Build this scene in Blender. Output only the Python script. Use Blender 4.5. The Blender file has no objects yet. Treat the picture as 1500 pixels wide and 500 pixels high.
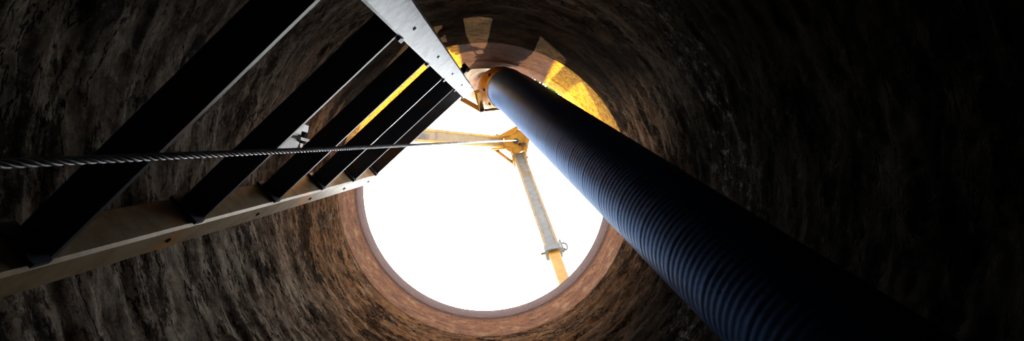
import bpy, math, random
from mathutils import Vector, Matrix, noise
random.seed(7)
scene = bpy.context.scene
try:
    scene.view_settings.view_transform = 'Standard'
    scene.view_settings.look = 'None'
except Exception:
    pass

# ------------------------------------------------------------------ helpers
class B:
    def __init__(s): s.v=[]; s.f=[]; s.m=[]; s.sm=[]
    def add(s, vs, fs, mat=0, smooth=False):
        o=len(s.v); s.v+= [tuple(v) for v in vs]
        for f in fs:
            s.f.append([i+o for i in f]); s.m.append(mat); s.sm.append(smooth)
    def box(s,c,ax,h,mat=0,ch=0.0):
        c=Vector(c); a,b,d=[Vector(x).normalized() for x in ax]
        hx,hy,hz=h
        if ch<=0:
            vs=[c+a*hx*i+b*hy*j+d*hz*k for i in(-1,1) for j in(-1,1) for k in(-1,1)]
            fs=[(0,1,3,2),(4,6,7,5),(0,4,5,1),(2,3,7,6),(0,2,6,4),(1,5,7,3)]
            s.add(vs,fs,mat)
        else:
            poly=[(-hx+ch,-hy),(hx-ch,-hy),(hx,-hy+ch),(hx,hy-ch),(hx-ch,hy),(-hx+ch,hy),(-hx,hy-ch),(-hx,-hy+ch)]
            s.prism(c-d*hz,c+d*hz,a,b,poly,mat)
    def prism(s,p0,p1,a,b,poly,mat=0):
        n=len(poly); p0=Vector(p0);p1=Vector(p1)
        vs=[p0+a*x+b*y for x,y in poly]+[p1+a*x+b*y for x,y in poly]
        fs=[(i,(i+1)%n,n+(i+1)%n,n+i) for i in range(n)]
        fs+=[tuple(range(n))[::-1],tuple(range(n,2*n))]
        s.add(vs,fs,mat)
    def tube(s,pts,rad,seg=16,mat=0,caps=True,smooth=True):
        pts=[Vector(p) for p in pts]; n=len(pts)
        if not hasattr(rad,'__len__'): rad=[rad]*n
        t=(pts[1]-pts[0]).normalized()
        up=Vector((0,0,1)) if abs(t.z)<.9 else Vector((1,0,0))
        a=t.cross(up).normalized()
        vs=[]
        for i in range(n):
            if i==0: t=pts[1]-pts[0]
            elif i==n-1: t=pts[-1]-pts[-2]
            else: t=pts[i+1]-pts[i-1]
            t.normalize(); a=(a-t*a.dot(t)).normalized(); b=t.cross(a)
            for k in range(seg):
                an=2*math.pi*k/seg
                vs.append(pts[i]+(a*math.cos(an)+b*math.sin(an))*rad[i])
        fs=[(i*seg+k,i*seg+(k+1)%seg,(i+1)*seg+(k+1)%seg,(i+1)*seg+k) for i in range(n-1) for k in range(seg)]
        s.add(vs,fs,mat,smooth)
        if caps:
            s.add(vs[:seg],[tuple(range(seg))[::-1]],mat); s.add(vs[-seg:],[tuple(range(seg))],mat)
    def cyl(s,p0,p1,r,seg=16,mat=0): s.tube([p0,p1],r,seg,mat)
    def make(s,name,mats,parent=None,bevel=0):
        me=bpy.data.meshes.new(name); me.from_pydata(s.v,[],s.f)
        for m in mats: me.materials.append(m)
        for p,mi,sm in zip(me.polygons,s.m,s.sm): p.material_index=mi; p.use_smooth=sm
        me.update()
        o=bpy.data.objects.new(name,me); scene.collection.objects.link(o)
        if parent: o.parent=parent
        if bevel:
            bv=o.modifiers.new('bevel','BEVEL'); bv.width=bevel; bv.segments=2; bv.limit_method='ANGLE'
        return o

def empty(name):
    e=bpy.data.objects.new(name,None); scene.collection.objects.link(e); e.empty_display_size=.1; return e

def smooth_path(ctrl, step):
    c=[Vector(p) for p in ctrl]; c=[c[0]*2-c[1]]+c+[c[-1]*2-c[-2]]
    raw=[]
    for i in range(1,len(c)-2):
        p0,p1,p2,p3=c[i-1:i+3]
        for k in range(60):
            t=k/60
            raw.append(.5*((2*p1)+(p2-p0)*t+(2*p0-5*p1+4*p2-p3)*t*t+(3*p1-p0-3*p2+p3)*t**3))
    raw.append(c[-2])
    out=[raw[0]]; acc=0
    for a,b in zip(raw,raw[1:]):
        L=(b-a).length
        if L==0: continue
        while acc+L>=step*len(out):
            f=(step*len(out)-acc)/L
            out.append(a.lerp(b,f))
        acc+=L
    return out

# ------------------------------------------------------------------ materials
class M:
    def __init__(s,name):
        s.mat=bpy.data.materials.new(name); s.mat.use_nodes=True
        s.nt=s.mat.node_tree; s.bs=s.nt.nodes['Principled BSDF']
        s.tc=s.nt.nodes.new('ShaderNodeTexCoord')
    def n(s,t,**k):
        nd=s.nt.nodes.new(t)
        for a,b in k.items(): setattr(nd,a,b)
        return nd
    def l(s,a,b): s.nt.links.new(a,b)
    def mapped(s,scale):
        mp=s.n('ShaderNodeMapping'); mp.inputs['Scale'].default_value=scale
        s.l(s.tc.outputs['Object'],mp.inputs['Vector']); return mp.outputs['Vector']
    def noise(s,vec,scale=1,detail=6,rough=.6,dist=0):
        nd=s.n('ShaderNodeTexNoise'); nd.inputs['Scale'].default_value=scale
        nd.inputs['Detail'].default_value=detail; nd.inputs['Roughness'].default_value=rough
        nd.inputs['Distortion'].default_value=dist
        s.l(vec,nd.inputs['Vector']); return nd.outputs['Fac']
    def ramp(s,fac,stops):
        r=s.n('ShaderNodeValToRGB'); e=r.color_ramp.elements
        while len(e)<len(stops): e.new(.5)
        for i,(p,c) in enumerate(stops):
            e[i].position=p; e[i].color=(c[0],c[1],c[2],1) if hasattr(c,'__len__') else (c,c,c,1)
        s.l(fac,r.inputs['Fac']); return r.outputs['Color']
    def mix(s,fac,a,b,mode='MIX'):
        m=s.n('ShaderNodeMix',data_type='RGBA',blend_type=mode)
        for inp,v in ((m.inputs['Factor'],fac),(m.inputs['A'],a),(m.inputs['B'],b)):
            if hasattr(v,'is_linked'): s.l(v,inp)
            elif hasattr(v,'__len__'): inp.default_value=(v[0],v[1],v[2],1)
            else: inp.default_value=v
        return m.outputs['Result']
    def math(s,op,a,b=None,c=None,clamp=False):
        m=s.n('ShaderNodeMath',operation=op); m.use_clamp=clamp
        for i,v in enumerate((a,b,c)):
            if v is None: continue
            if hasattr(v,'is_linked'): s.l(v,m.inputs[i])
            else: m.inputs[i].default_value=v
        return m.outputs[0]
    def rng(s,v,a,b,c=0,d=1):
        m=s.n('ShaderNodeMapRange',interpolation_type='SMOOTHSTEP')
        s.l(v,m.inputs['Value'])
        for k,x in zip(('From Min','From Max','To Min','To Max'),(a,b,c,d)): m.inputs[k].default_value=x
        return m.outputs['Result']
    def bump(s,h,strength=.5,dist=.01):
        b=s.n('ShaderNodeBump'); b.inputs['Strength'].default_value=strength; b.inputs['Distance'].default_value=dist
        s.l(h,b.inputs['Height']); s.l(b.outputs['Normal'],s.bs.inputs['Normal'])
    def col(s,c):
        if hasattr(c,'is_linked'): s.l(c,s.bs.inputs['Base Color'])
        else: s.bs.inputs['Base Color'].default_value=(c[0],c[1],c[2],1)
    def set(s,rough=.6,metal=0,spec=.5,tint=None):
        s.bs.inputs['Roughness'].default_value=rough; s.bs.inputs['Metallic'].default_value=metal
        s.bs.inputs['Specular IOR Level'].default_value=spec
        if tint: s.bs.inputs['Specular Tint'].default_value=(*tint,1)

def worn(name,c1,c2,c3,scale=30,rough=.5,metal=0.,spec=.5,bump=.3,tint=None):
    m=M(name); v=m.mapped((1,1,1))
    n1=m.noise(v,scale,8,.65); n2=m.noise(v,scale*.22,5,.6,.6)
    c=m.mix(m.ramp(n1,[(.38,0),(.62,1)]),c1,c2)
    c=m.mix(m.ramp(n2,[(.55,0),(.68,1)]),c,c3)
    m.col(c); m.set(rough,metal,spec,tint); m.bump(n1,bump,.002); return m.mat

# shaft wall
def wall_mat():
    m=M('weathered_shaft_wall')
    sep=m.n('ShaderNodeSeparateXYZ'); m.l(m.tc.outputs['Object'],sep.inputs[0])
    x,y,z=sep.outputs
    vb=m.mapped((1,1,1))
    base=m.noise(m.mapped((4,4,8)),1.0,14,.76,.1)
    pl=m.noise(m.mapped((6,6,28)),1.0,13,.78,.0)
    crk=m.noise(m.mapped((3.6,3.6,13)),1.0,9,.62,.1)
    crk2=m.noise(m.mapped((6.5,6.5,38)),1.0,9,.65,.0)
    fine=m.noise(m.mapped((50,50,80)),1.0,9,.82,0)
    blot=m.noise(vb,22,13,.86,0)
    big=m.noise(vb,2.4,4,.5,.0)
    grey=m.mix(m.ramp(fine,[(.32,0),(.68,1)]),(.22,.18,.14),(.62,.54,.45))
    brown=m.mix(m.ramp(fine,[(.32,0),(.68,1)]),(.20,.092,.045),(.52,.29,.15))
    zz=m.math('ADD',z,m.math('MULTIPLY',big,.8))
    f=m.rng(zz,1.6,2.3)
    c=m.mix(f,grey,brown)
    c=m.mix(m.math('MULTIPLY',m.ramp(pl,[(.46,1),(.51,0)]),.55),c,(.068,.050,.038))
    c=m.mix(m.math('MULTIPLY',m.ramp(base,[(.445,1),(.475,0)]),.84),c,(.024,.019,.017))
    def line(v,w):
        a=m.math('ABSOLUTE',m.math('SUBTRACT',v,.5))
        return m.rng(m.math('ADD',a,m.math('MULTIPLY',m.math('SUBTRACT',blot,.5),.03)),w*.35,w,1,0)
    l1=line(crk,.013); l2=line(crk2,.010)
    l2=m.math('MULTIPLY',l2,m.ramp(big,[(.45,0),(.55,1)]))
    ck=m.math('MAXIMUM',l1,l2)
    c=m.mix(m.math('MULTIPLY',ck,.94),c,(.006,.005,.004))
    c=m.mix(m.math('MULTIPLY',m.ramp(blot,[(.51,0),(.55,1)]),.55),c,(.060,.046,.036))
    # shade painted into the wall colour on one side, deeper lower down
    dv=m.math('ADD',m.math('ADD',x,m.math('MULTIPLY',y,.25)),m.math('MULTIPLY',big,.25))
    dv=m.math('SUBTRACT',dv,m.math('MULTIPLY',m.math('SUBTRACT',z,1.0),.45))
    shade_x=m.rng(dv,-.06,.44)
    c=m.mix(m.math('MULTIPLY',shade_x,.94),c,(.003,.003,.003))
    shade_y=m.rng(m.math('ADD',m.math('MULTIPLY',y,-1.0),m.math('MULTIPLY',big,.12)),.22,.44)  # second painted shade: dims the sun-facing wall, most near the top
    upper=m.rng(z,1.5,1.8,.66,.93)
    c=m.mix(m.math('MULTIPLY',shade_y,upper),c,(.020,.016,.013))
    # lime efflorescence band
    band=m.math('ABSOLUTE',m.math('SUBTRACT',m.math('ADD',z,m.math('MULTIPLY',big,.16)),1.42))
    bm=m.rng(band,.0,.16,1,0)
    sp=m.ramp(m.noise(vb,26,14,.88,0),[(.53,0),(.60,1)])
    side=m.rng(x,.12,.3)
    bm=m.math('MULTIPLY',m.math('MULTIPLY',bm,sp),side)
    c=m.mix(m.math('MULTIPLY',bm,.34),c,(.48,.45,.42))
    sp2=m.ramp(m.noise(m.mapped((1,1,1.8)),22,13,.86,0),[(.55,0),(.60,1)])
    c=m.mix(m.math('MULTIPLY',sp2,m.math('MULTIPLY_ADD',m.math('MAXIMUM',shade_x,shade_y),-.36,.40)),c,(.60,.54,.47))
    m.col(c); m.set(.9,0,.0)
    h=m.math('ADD',m.math('MULTIPLY',base,.6),m.math('ADD',m.math('MULTIPLY',pl,.45),m.math('ADD',m.math('MULTIPLY',blot,.8),m.math('MULTIPLY',ck,-.5))))
    m.bump(h,.7,.016)
    return m.mat

def casing_mat():
    m=M('rusted_casing_steel')
    sep=m.n('ShaderNodeSeparateXYZ'); m.l(m.tc.outputs['Object'],sep.inputs[0])
    x,y,z=sep.outputs
    v=m.mapped((1,1,1)); vr=m.mapped((2,2,22))
    n1=m.noise(v,20,12,.80,0); n2=m.noise(vr,1.7,9,.74,0); n3=m.noise(v,75,6,.7)
    c=m.mix(m.ramp(n2,[(.35,0),(.65,1)]),(.16,.056,.022),(.33,.13,.048))
    c=m.mix(m.ramp(n1,[(.51,0),(.60,1)]),c,(.42,.23,.11))
    c=m.mix(m.ramp(n1,[(.38,1),(.44,0)]),c,(.08,.035,.022))
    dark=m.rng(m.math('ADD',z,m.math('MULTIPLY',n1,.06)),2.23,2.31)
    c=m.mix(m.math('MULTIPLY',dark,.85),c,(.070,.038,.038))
    # sunlit yellow painted into the rust on two stretches of the casing
    yel=m.mix(m.ramp(n3,[(.42,0),(.53,1)]),(.40,.14,.01),(.90,.42,.012))
    ym=m.rng(m.math('ADD',y,m.math('MULTIPLY',n1,.06)),-.12,-.16)
    xm=m.math('MAXIMUM',m.rng(x,-.085,-.10),m.rng(m.math('ADD',x,m.math('MULTIPLY',n1,.02)),.245,.265))
    rust_shade_mid=m.mix(m.ramp(n1,[(.4,0),(.6,1)]),(.036,.012,.004),(.09,.032,.009))  # rust between the yellow stretches, colour darkened to paint in shade
    c=m.mix(m.rng(y,-.20,-.30),c,rust_shade_mid)
    c=m.mix(m.math('MULTIPLY',ym,xm),c,yel)
    m.col(c); m.set(.75,0,.1); m.bump(m.math('ADD',n1,n3),.7,.008)
    return m.mat

mat_wall=wall_mat(); mat_case=casing_mat()
mat_mud=worn('mud_floor',(.05,.04,.03),(.09,.07,.05),(.03,.025,.02),12,.8)
mat_ground=worn('dry_ground',(.32,.26,.18),(.42,.35,.25),(.22,.2,.12),8,.95)
mat_rung=worn('dark_rung_steel',(.030,.042,.070),(.052,.068,.105),(.14,.075,.035),26,.45,.0,.5,.3)
mat_rail=worn('galvanised_rail',(.50,.54,.60),(.72,.76,.82),(.36,.35,.34),60,.42,.2,.5)
mat_rail_dirty_warm=worn('stained_warmlit_rail',(.32,.22,.11),(.48,.37,.23),(.62,.27,.04),22,.45,.1,.5)  # ochre blotches among the stains paint in warm sunlight bounced onto the rail
mat_bolt=worn('bolt_steel',(.03,.03,.035),(.06,.06,.06),(.1,.05,.02),60,.5,.6)
mat_plate=worn('zinc_plate',(.80,.82,.84),(.9,.91,.92),(.6,.58,.55),40,.5,.0)
mat_hose=worn('ribbed_hose_rubber',(.012,.050,.17),(.016,.062,.20),(.024,.075,.24),14,.46,.40,.2,.05,(.42,.64,1))
mat_coup=worn('coupling_rust',(.24,.15,.08),(.42,.30,.18),(.14,.07,.035),30,.5,.2)
mat_wire=worn('wire_rope_steel',(.34,.35,.38),(.5,.52,.56),(.15,.13,.12),80,.4,.3)
mat_yellow=worn('yellow_tripod_paint',(.34,.165,.012),(.46,.24,.022),(.18,.09,.02),30,.5)
mat_leg=worn('tripod_leg_alloy',(.095,.095,.10),(.15,.147,.15),(.13,.08,.04),30,.5,.2)
mat_leg2=worn('tripod_leg_brown',(.19,.125,.055),(.25,.165,.07),(.07,.045,.025),25,.5,.1)
mat_grass=worn('grass_blade',(.04,.22,.05),(.08,.36,.10),(.2,.3,.08),30,.6)

# ------------------------------------------------------------------ shaft wall
def revolve(name,prof,seg,mat,disp=0):
    b=B(); n=len(prof); vs=[]
    for (z,r) in prof:
        fade=max(0,min(1,(1.995-z)/.16)) if z<=2 else 0
        for k in range(seg):
            a=2*math.pi*k/seg; x,y=math.cos(a),math.sin(a)
            rr=r
            if disp:
                d=noise.fractal(Vector((x*2.8,y*2.8,z*12)),.5,2.0,6)*disp
                q=noise.noise(Vector((x*2.2,y*2.2,z*17+2)))
                d+=(abs(q)*-2+.5)*disp*.6
                rr+=max(-disp*1.3,min(disp*1.3,d))*fade
            vs.append((x*rr,y*rr,z))
    fs=[(i*seg+k,i*seg+(k+1)%seg,(i+1)*seg+(k+1)%seg,(i+1)*seg+k) for i in range(n-1) for k in range(seg)]
    b.add(vs,fs,0,True)
    return b.make(name,[mat])
key=[(-1.42,.72),(0,.625),(.5,.597),(1.0,.580),(1.6,.560),(1.85,.536),(2.0,.5085)]
prof=[]
for (z0,r0),(z1,r1) in zip(key,key[1:]):
    st=max(1,int((z1-z0)/(.008 if z0>=0 else .05)))
    for i in range(st): prof.append((z0+(z1-z0)*i/st, r0+(r1-r0)*i/st))
prof.append(key[-1])
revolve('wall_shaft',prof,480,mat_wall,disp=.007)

cp=[(2.385,.53),(2.41,.525),(2.415,.512),(2.41,.503),(2.395,.5),(2.27,.5),(2.262,.502),(2.258,.505),(2.005,.507),(2.0,.509),(2.0,.56)]
revolve('steel_casing',cp,256,mat_case)

b=B(); seg=96
vs=[(0,0,-1.4)]+[(.74*math.cos(2*math.pi*k/seg),.74*math.sin(2*math.pi*k/seg),-1.4) for k in range(seg)]
b.add(vs,[(0,1+k,1+(k+1)%seg) for k in range(seg)],0); b.make('floor',[mat_mud])

b=B(); rs=[.525,.6,.8,1.2,2,4,8,14]; vs=[]
for i,r in enumerate(rs):
    for k in range(128):
        a=2*math.pi*k/128
        z=2.38+(noise.noise(Vector((math.cos(a)*r*1.5,math.sin(a)*r*1.5,0)))*.03 if i>1 else 0)
        vs.append((math.cos(a)*r,math.sin(a)*r,z))
b.add(vs,[(i*128+k,i*128+(k+1)%128,(i+1)*128+(k+1)%128,(i+1)*128+k) for i in range(len(rs)-1) for k in range(128)],0,True)
b.make('ground',[mat_ground])

# zinc angle bracket bolted to the wall
wd=Vector((-288,-80,0)).normalized(); td=Vector((0,0,1)).cross(wd); zv=Vector((0,0,1))
o=wd*.552+zv*1.59
b=B()
b.box(o,(wd,zv,td),(.004,.12,.042),0)
b.box(o-wd*.028-zv*.03,(wd,zv,td),(.028,.050,.004),0)
b.tube([o-wd*.004-zv*.05+td*.017,o-wd*.018-zv*.05+td*.017],.012,6,1,True,False)
b.tube([o-wd*.004+zv*.05,o-wd*.016+zv*.05],.010,6,1,True,False)
b.tube([o-wd*.045-zv*.03-td*.012,o-wd*.045-zv*.03+td*.02],.009,6,1,True,False)
b.make('wall_bracket',[mat_plate,mat_bolt])

# ------------------------------------------------------------------ ladder
et=Vector((.741,-.671,0)).normalized()
ax=Vector((.0412,-.0847,1)).normalized()
en=et.cross(ax)
if en.dot(Vector((.67,.74,0)))<0: en=-en
en.normalize(); et2=ax.cross(en)
if et2.dot(et)<0: et2=-et2
et=et2.normalized()
lad=empty('ladder')
slope=Vector((.0412,-.0847,1))
tipL=Vector((-.405,-.038,2.15)); tipR=Vector((-.056,-.354,2.15))
def on(tip,z): return tip+slope*(z-2.15)
zbot=-1.38; DEP=.055; WID=.05
for nm,tip,mt in (('rail_a',tipL,mat_rail_dirty_warm),('rail_b',tipR,mat_rail)):
    p0=on(tip,zbot)-en*DEP/2; p1=tip-en*DEP/2
    b=B(); t=.004; w=WID/2; d=DEP/2
    out=[(-w+.004,-d),(w-.004,-d),(w,-d+.004),(w,d-.004),(w-.004,d),(-w+.004,d),(-w,d-.004),(-w,-d+.004)]
    inn=[(x*(1-t/w),y*(1-t/d)) for x,y in out]
    n=8
    vs=[p0+et*x+en*y for x,y in out]+[p1+et*x+en*y for x,y in out]+[p0+et*x+en*y for x,y in inn]+[p1+et*x+en*y for x,y in inn]
    fs=[(i,(i+1)%n,n+(i+1)%n,n+i) for i in range(n)]+[(2*n+i,3*n+i,3*n+(i+1)%n,2*n+(i+1)%n) for i in range(n)]
    fs+=[(n+i,n+(i+1)%n,3*n+(i+1)%n,3*n+i) for i in range(n)]+[(i,2*n+i,2*n+(i+1)%n,(i+1)%n) for i in range(n)]
    b.add(vs,fs,0); b.make(nm,[mt],lad)
zr=[.59+.3*k for k in range(-6,6)]
b=B(); bb=B()
for z in zr:
    L=on(tipL,z)-en*DEP/2+et*WID/2; R=on(tipR,z)-en*DEP/2-et*WID/2
    c=(L+R)/2; hl=(R-L).length/2+.001
    b.box(c,(en,ax,et),(.0225,.006,hl),0,.002)
    b.box(c+ax*.008-en*.017,(en,ax,et),(.004,.005,hl),0)
    for q,s in ((L,1),(R,-1)):
        b.box(q+et*s*.003,(en,ax,et),(.0275,.012,.003),0)
    p=on(tipL,z)
    bb.tube([p-ax*.05,p-ax*.05+en*.003],.0042,6,0,True,False)
    p=on(tipR,z); bb.tube([p,p+en*.002],.003,8,0,True,False)
b.make('rungs',[mat_rung],lad); bb.make('rung_bolts',[mat_bolt],lad)
b=B()
for tip in (tipL,tipR):
    for z in (1.95,0.1):
        p=on(tip,z)-en*DEP
        dirn=-en
        rw=.505 if z>1.9 else .60
        L=0; q=p.copy()
        while (q.x**2+q.y**2)**.5<rw and L<.4: L+=.005; q=p+dirn*L
        b.box(p+dirn*L/2,(dirn,ax,et),(L/2,.02,.003),0)
        b.box(p+dirn*.002,(dirn,ax,et),(.003,.02,.022),0)
b.make('standoff_brackets',[mat_bolt],lad)
b=B()
q1=Vector((-.090,-.345,2.20)); q2=Vector((-.010,-.300,2.20)); q3=Vector((.064,-.310,2.22)); q4=Vector((-.03,-.362,2.14))
def bar(b,a,c,w,t,mat=0):
    a=Vector(a);c=Vector(c); d=(c-a).normalized(); u=d.cross(Vector((0,0,1))).normalized(); v=d.cross(u)
    b.box((a+c)/2,(u,v,d),(w,t,(c-a).length/2),mat)
bar(b,q1,q2,.009,.012); bar(b,q2,q3,.005,.005,0); bar(b,q4,q2,.010,.01)
b.tube([q2-Vector((0,0,.02)),q2+Vector((0,0,.02))],.008,12,1)
b.tube([q3-Vector((0,0,.015)),q3+Vector((0,0,.015))],.007,12,1)
k=on(tipR,1.72)+et*.025-en*.02
b.tube([k,k+et*.012],.010,12,1); b.tube([k+et*.012,k+et*.024],.014,6,1,True,False)
b.make('top_latch',[mat_yellow,mat_bolt],lad)

# ------------------------------------------------------------------ hose
hp=smooth_path([(.42,.235,-1.38),(.42,.235,-.6),(.418,.235,.1),(.395,.225,.42),(.361,.162,.62),(.2736,-.012,1.12),(.186,-.186,1.62),(.12,-.318,2.0),(.085,-.380,2.2)],.0022)
rad=[.0765+.00018*math.sin(2*math.pi*i*.0022/.0132)+(.0002 if int(i*.0022/.0132)%7==0 else 0) for i in range(len(hp))]
hose=empty('ribbed_hose')
b=B(); b.tube(hp,rad,64,0); b.make('hose_body',[mat_hose],hose)
b=B()
cpth=smooth_path([(.095,-.362,2.14),(.085,-.380,2.2),(.055,-.400,2.30),(.005,-.425,2.44),(-.03,-.50,2.56),(-.05,-.66,2.62),(-.06,-1.0,2.6),(-.02,-1.6,2.5),(.1,-2.6,2.47)],.01)
n=len(cpth); r=[]
for i in range(n):
    s=i*.01
    rr=.070
    if .05<s<.065 or .075<s<.09: rr=.080
    if .12<s<.14: rr=.086
    if .15<s<.165: rr=.086
    if s>.20: rr=.070+.003*math.sin(s*200)
    r.append(rr)
b.tube(cpth,r,40,0)
for kk in range(8):
    i=15; t=(cpth[i+1]-cpth[i-1]).normalized(); a=t.cross(Vector((0,0,1))).normalized(); c2=t.cross(a)
    an=kk*math.pi/4+.2; o=cpth[i]+(a*math.cos(an)+c2*math.sin(an))*.079
    b.tube([o-t*.035,o+t*.03],.005,6,1,True,False)
b.make('pipe_coupling',[mat_coup,mat_bolt],hose)

# ------------------------------------------------------------------ wire rope
H=Vector((.206,-.321,3.9))
A=Vector((-.284,-.015,.34)); Bp=H+Vector((0,0,-.12))
dr=(A-Bp).normalized()
wp=smooth_path([(-.14,.03,-1.38),(-.17,.02,-.8),(-.25,0,-.1),A+dr*.09,A,A.lerp(Bp,.3),A.lerp(Bp,.6),Bp],.003)
b=B(); n=len(wp); R0=.0022
for sidx in range(5):
    pts=[]
    for i in range(n):
        t=(wp[min(i+1,n-1)]-wp[max(i-1,0)]).normalized()
        a=t.cross(Vector((0,1,0))).normalized(); c2=t.cross(a)
        an=2*math.pi*(i*.003/.045)+sidx*math.pi*.4
        pts.append(wp[i]+(a*math.cos(an)+c2*math.sin(an))*R0)
    b.tube(pts,.0012,6,0)
b.tube(wp,.0013,5,0)
b.make('wire_rope',[mat_wire])

# ------------------------------------------------------------------ tripod
tri=empty('rescue_tripod')
feet=[Vector((-.72,-.262,2.40)),Vector((.424,.646,2.40)),Vector((.757,-1.06,2.40))]
b=B()
b.tube([H+Vector((0,0,-.03)),H+Vector((0,0,.06))],.05,24,0)
b.tube([H+Vector((0,0,-.036)),H+Vector((0,0,-.028))],.090,6,0,True,False)
b.tube([H+Vector((0,0,.05)),H+Vector((0,0,.06))],.085,6,0,True,False)
b.tube([H+Vector((0,0,-.08)),H+Vector((0,0,-.036))],.018,12,1)
ring=[H+Vector((.022*math.cos(a),0,-.095+.022*math.sin(a))) for a in [2*math.pi*k/20 for k in range(21)]]
b.tube(ring,.005,8,1)
pu=H+Vector((.05,.02,-.05)); b.tube([pu+Vector((0,-.008,0)),pu+Vector((0,.008,0))],.03,20,1)
for F in feet:
    d=(F-H); hd=Vector((d.x,d.y,0)).normalized(); sd=Vector((0,0,1)).cross(hd)
    for s in (-1,1):
        o=H+sd*s*.044
        poly=[(.02,.06),(.14,.02),(.17,-.06),(.13,-.09),(.02,-.035)]
        b.prism(o-sd*.004,o+sd*.004,hd,Vector((0,0,1)),poly,0)
    o=H+hd*.12+Vector((0,0,-.03))
    b.tube([o-sd*.058,o+sd*.058],.008,10,1)
b.make('head',[mat_yellow,mat_bolt],tri)
b=B(); cs=[]
for F in feet:
    d=(F-H); hd=Vector((d.x,d.y,0)).normalized(); cs.append(H+hd*.19+Vector((0,0,-.02)))
for i in range(3):
    a=cs[i];c=cs[(i+1)%3]; bar(b,a,c,.010,.012)
b.make('head_frame',[mat_yellow],tri)
for i,F in enumerate(feet):
    d=(F-H); hd=Vector((d.x,d.y,0)).normalized(); sd=Vector((0,0,1)).cross(hd)
    if i==1 and sd.x<0: sd=-sd
    st=H+hd*.10+Vector((0,0,-.03)); d=F-st; dn=d.normalized(); up=dn.cross(sd).normalized(); L=d.length
    b=B(); m=.62
    b.box(st+dn*L*m/2,(sd,up,dn),(.034,.024,L*m/2),0,.006)
    for s in (-1,1): b.box(st+dn*L*m/2+sd*s*.031,(sd,up,dn),(.007,.029,L*m/2),1,.002)
    b.box(st+dn*L*(m+1)/2,(sd,up,dn),(.028,.018,L*(1-m)/2+.03),2,.004)
    c=st+dn*L*m
    b.box(c,(sd,up,dn),(.044,.034,.022),0,.006)
    b.tube([c-sd*.064,c+sd*.064],.007,10,3)
    if i==1:
        rg=[c+sd*.062-dn*.02+sd*.016*math.cos(a)+dn*.030*math.sin(a) for a in [2*math.pi*k/18 for k in range(19)]]
        b.tube(rg,.0055,8,3)
        b.box(c+sd*.050-dn*.03,(sd,up,dn),(.006,.01,.045),3)
    for k in range(6):
        q=st+dn*L*(m+.06+k*.055); b.tube([q-sd*.0285,q+sd*.0285],.005,10,3)
    b.tube([F+Vector((0,0,-.012)),F+Vector((0,0,.004))],.06,24,3)
    b.tube([F+Vector((0,0,.0)),F+Vector((0,0,.03))],.025,16,3)
    mm=[mat_leg2,mat_yellow,mat_yellow,mat_bolt] if i!=1 else [mat_leg,mat_leg2,mat_yellow,mat_leg]
    b.make('leg_%d'%(i+1),mm,tri)

# ------------------------------------------------------------------ grass by the rim
b=B()
for k in range(420):
    a=math.radians(random.uniform(-68,-48)); rr=random.uniform(.545,.75)
    p=Vector((rr*math.cos(a),rr*math.sin(a),2.385)); h=random.uniform(.05,.22)
    ln=Vector((random.uniform(-1,1),random.uniform(-1,1),0))*.04 + Vector((-math.cos(a),-math.sin(a),0))*random.uniform(0,.10)
    sd=Vector((-math.sin(a),math.cos(a),0))*.004
    m1=p+ln*.3+Vector((0,0,h*.7)); tp=p+ln*1.2+Vector((0,0,h))
    b.add([p-sd,p+sd,m1+sd*.8,m1-sd*.8,tp],[(0,1,2,3),(3,2,4)],0)
b.make('grass_tuft',[mat_grass])

# ------------------------------------------------------------------ light
w=bpy.data.worlds.new('World'); scene.world=w; w.use_nodes=True
nt=w.node_tree; bg=nt.nodes['Background']
tc=nt.nodes.new('ShaderNodeTexCoord'); sp=nt.nodes.new('ShaderNodeSeparateXYZ'); nt.links.new(tc.outputs['Generated'],sp.inputs[0])
rp=nt.nodes.new('ShaderNodeValToRGB'); nt.links.new(sp.outputs[2],rp.inputs[0])
rp.color_ramp.elements[0].color=(.78,.90,1,1); rp.color_ramp.elements[1].color=(.95,.99,1,1)
nt.links.new(rp.outputs[0],bg.inputs['Color']); bg.inputs['Strength'].default_value=5.8
sun=bpy.data.lights.new('sun','SUN'); sun.energy=14; sun.angle=math.radians(.5); sun.color=(1,.80,.50)
so=bpy.data.objects.new('sun',sun); scene.collection.objects.link(so)
sd=Vector((-.10,-.985,-.56)).normalized()
so.rotation_euler=sd.to_track_quat('-Z','Y').to_euler()
so.location=(1,5,6)

# ------------------------------------------------------------------ camera (looking straight up the shaft)
cam=bpy.data.cameras.new('camera'); co=bpy.data.objects.new('camera',cam); scene.collection.objects.link(co)
co.location=(0,0,0); co.rotation_euler=(math.pi,0,0)
cam.sensor_width=36; cam.lens=850/1500*36; cam.shift_x=40/1500; cam.shift_y=28/1500; cam.clip_start=.01
scene.camera=co
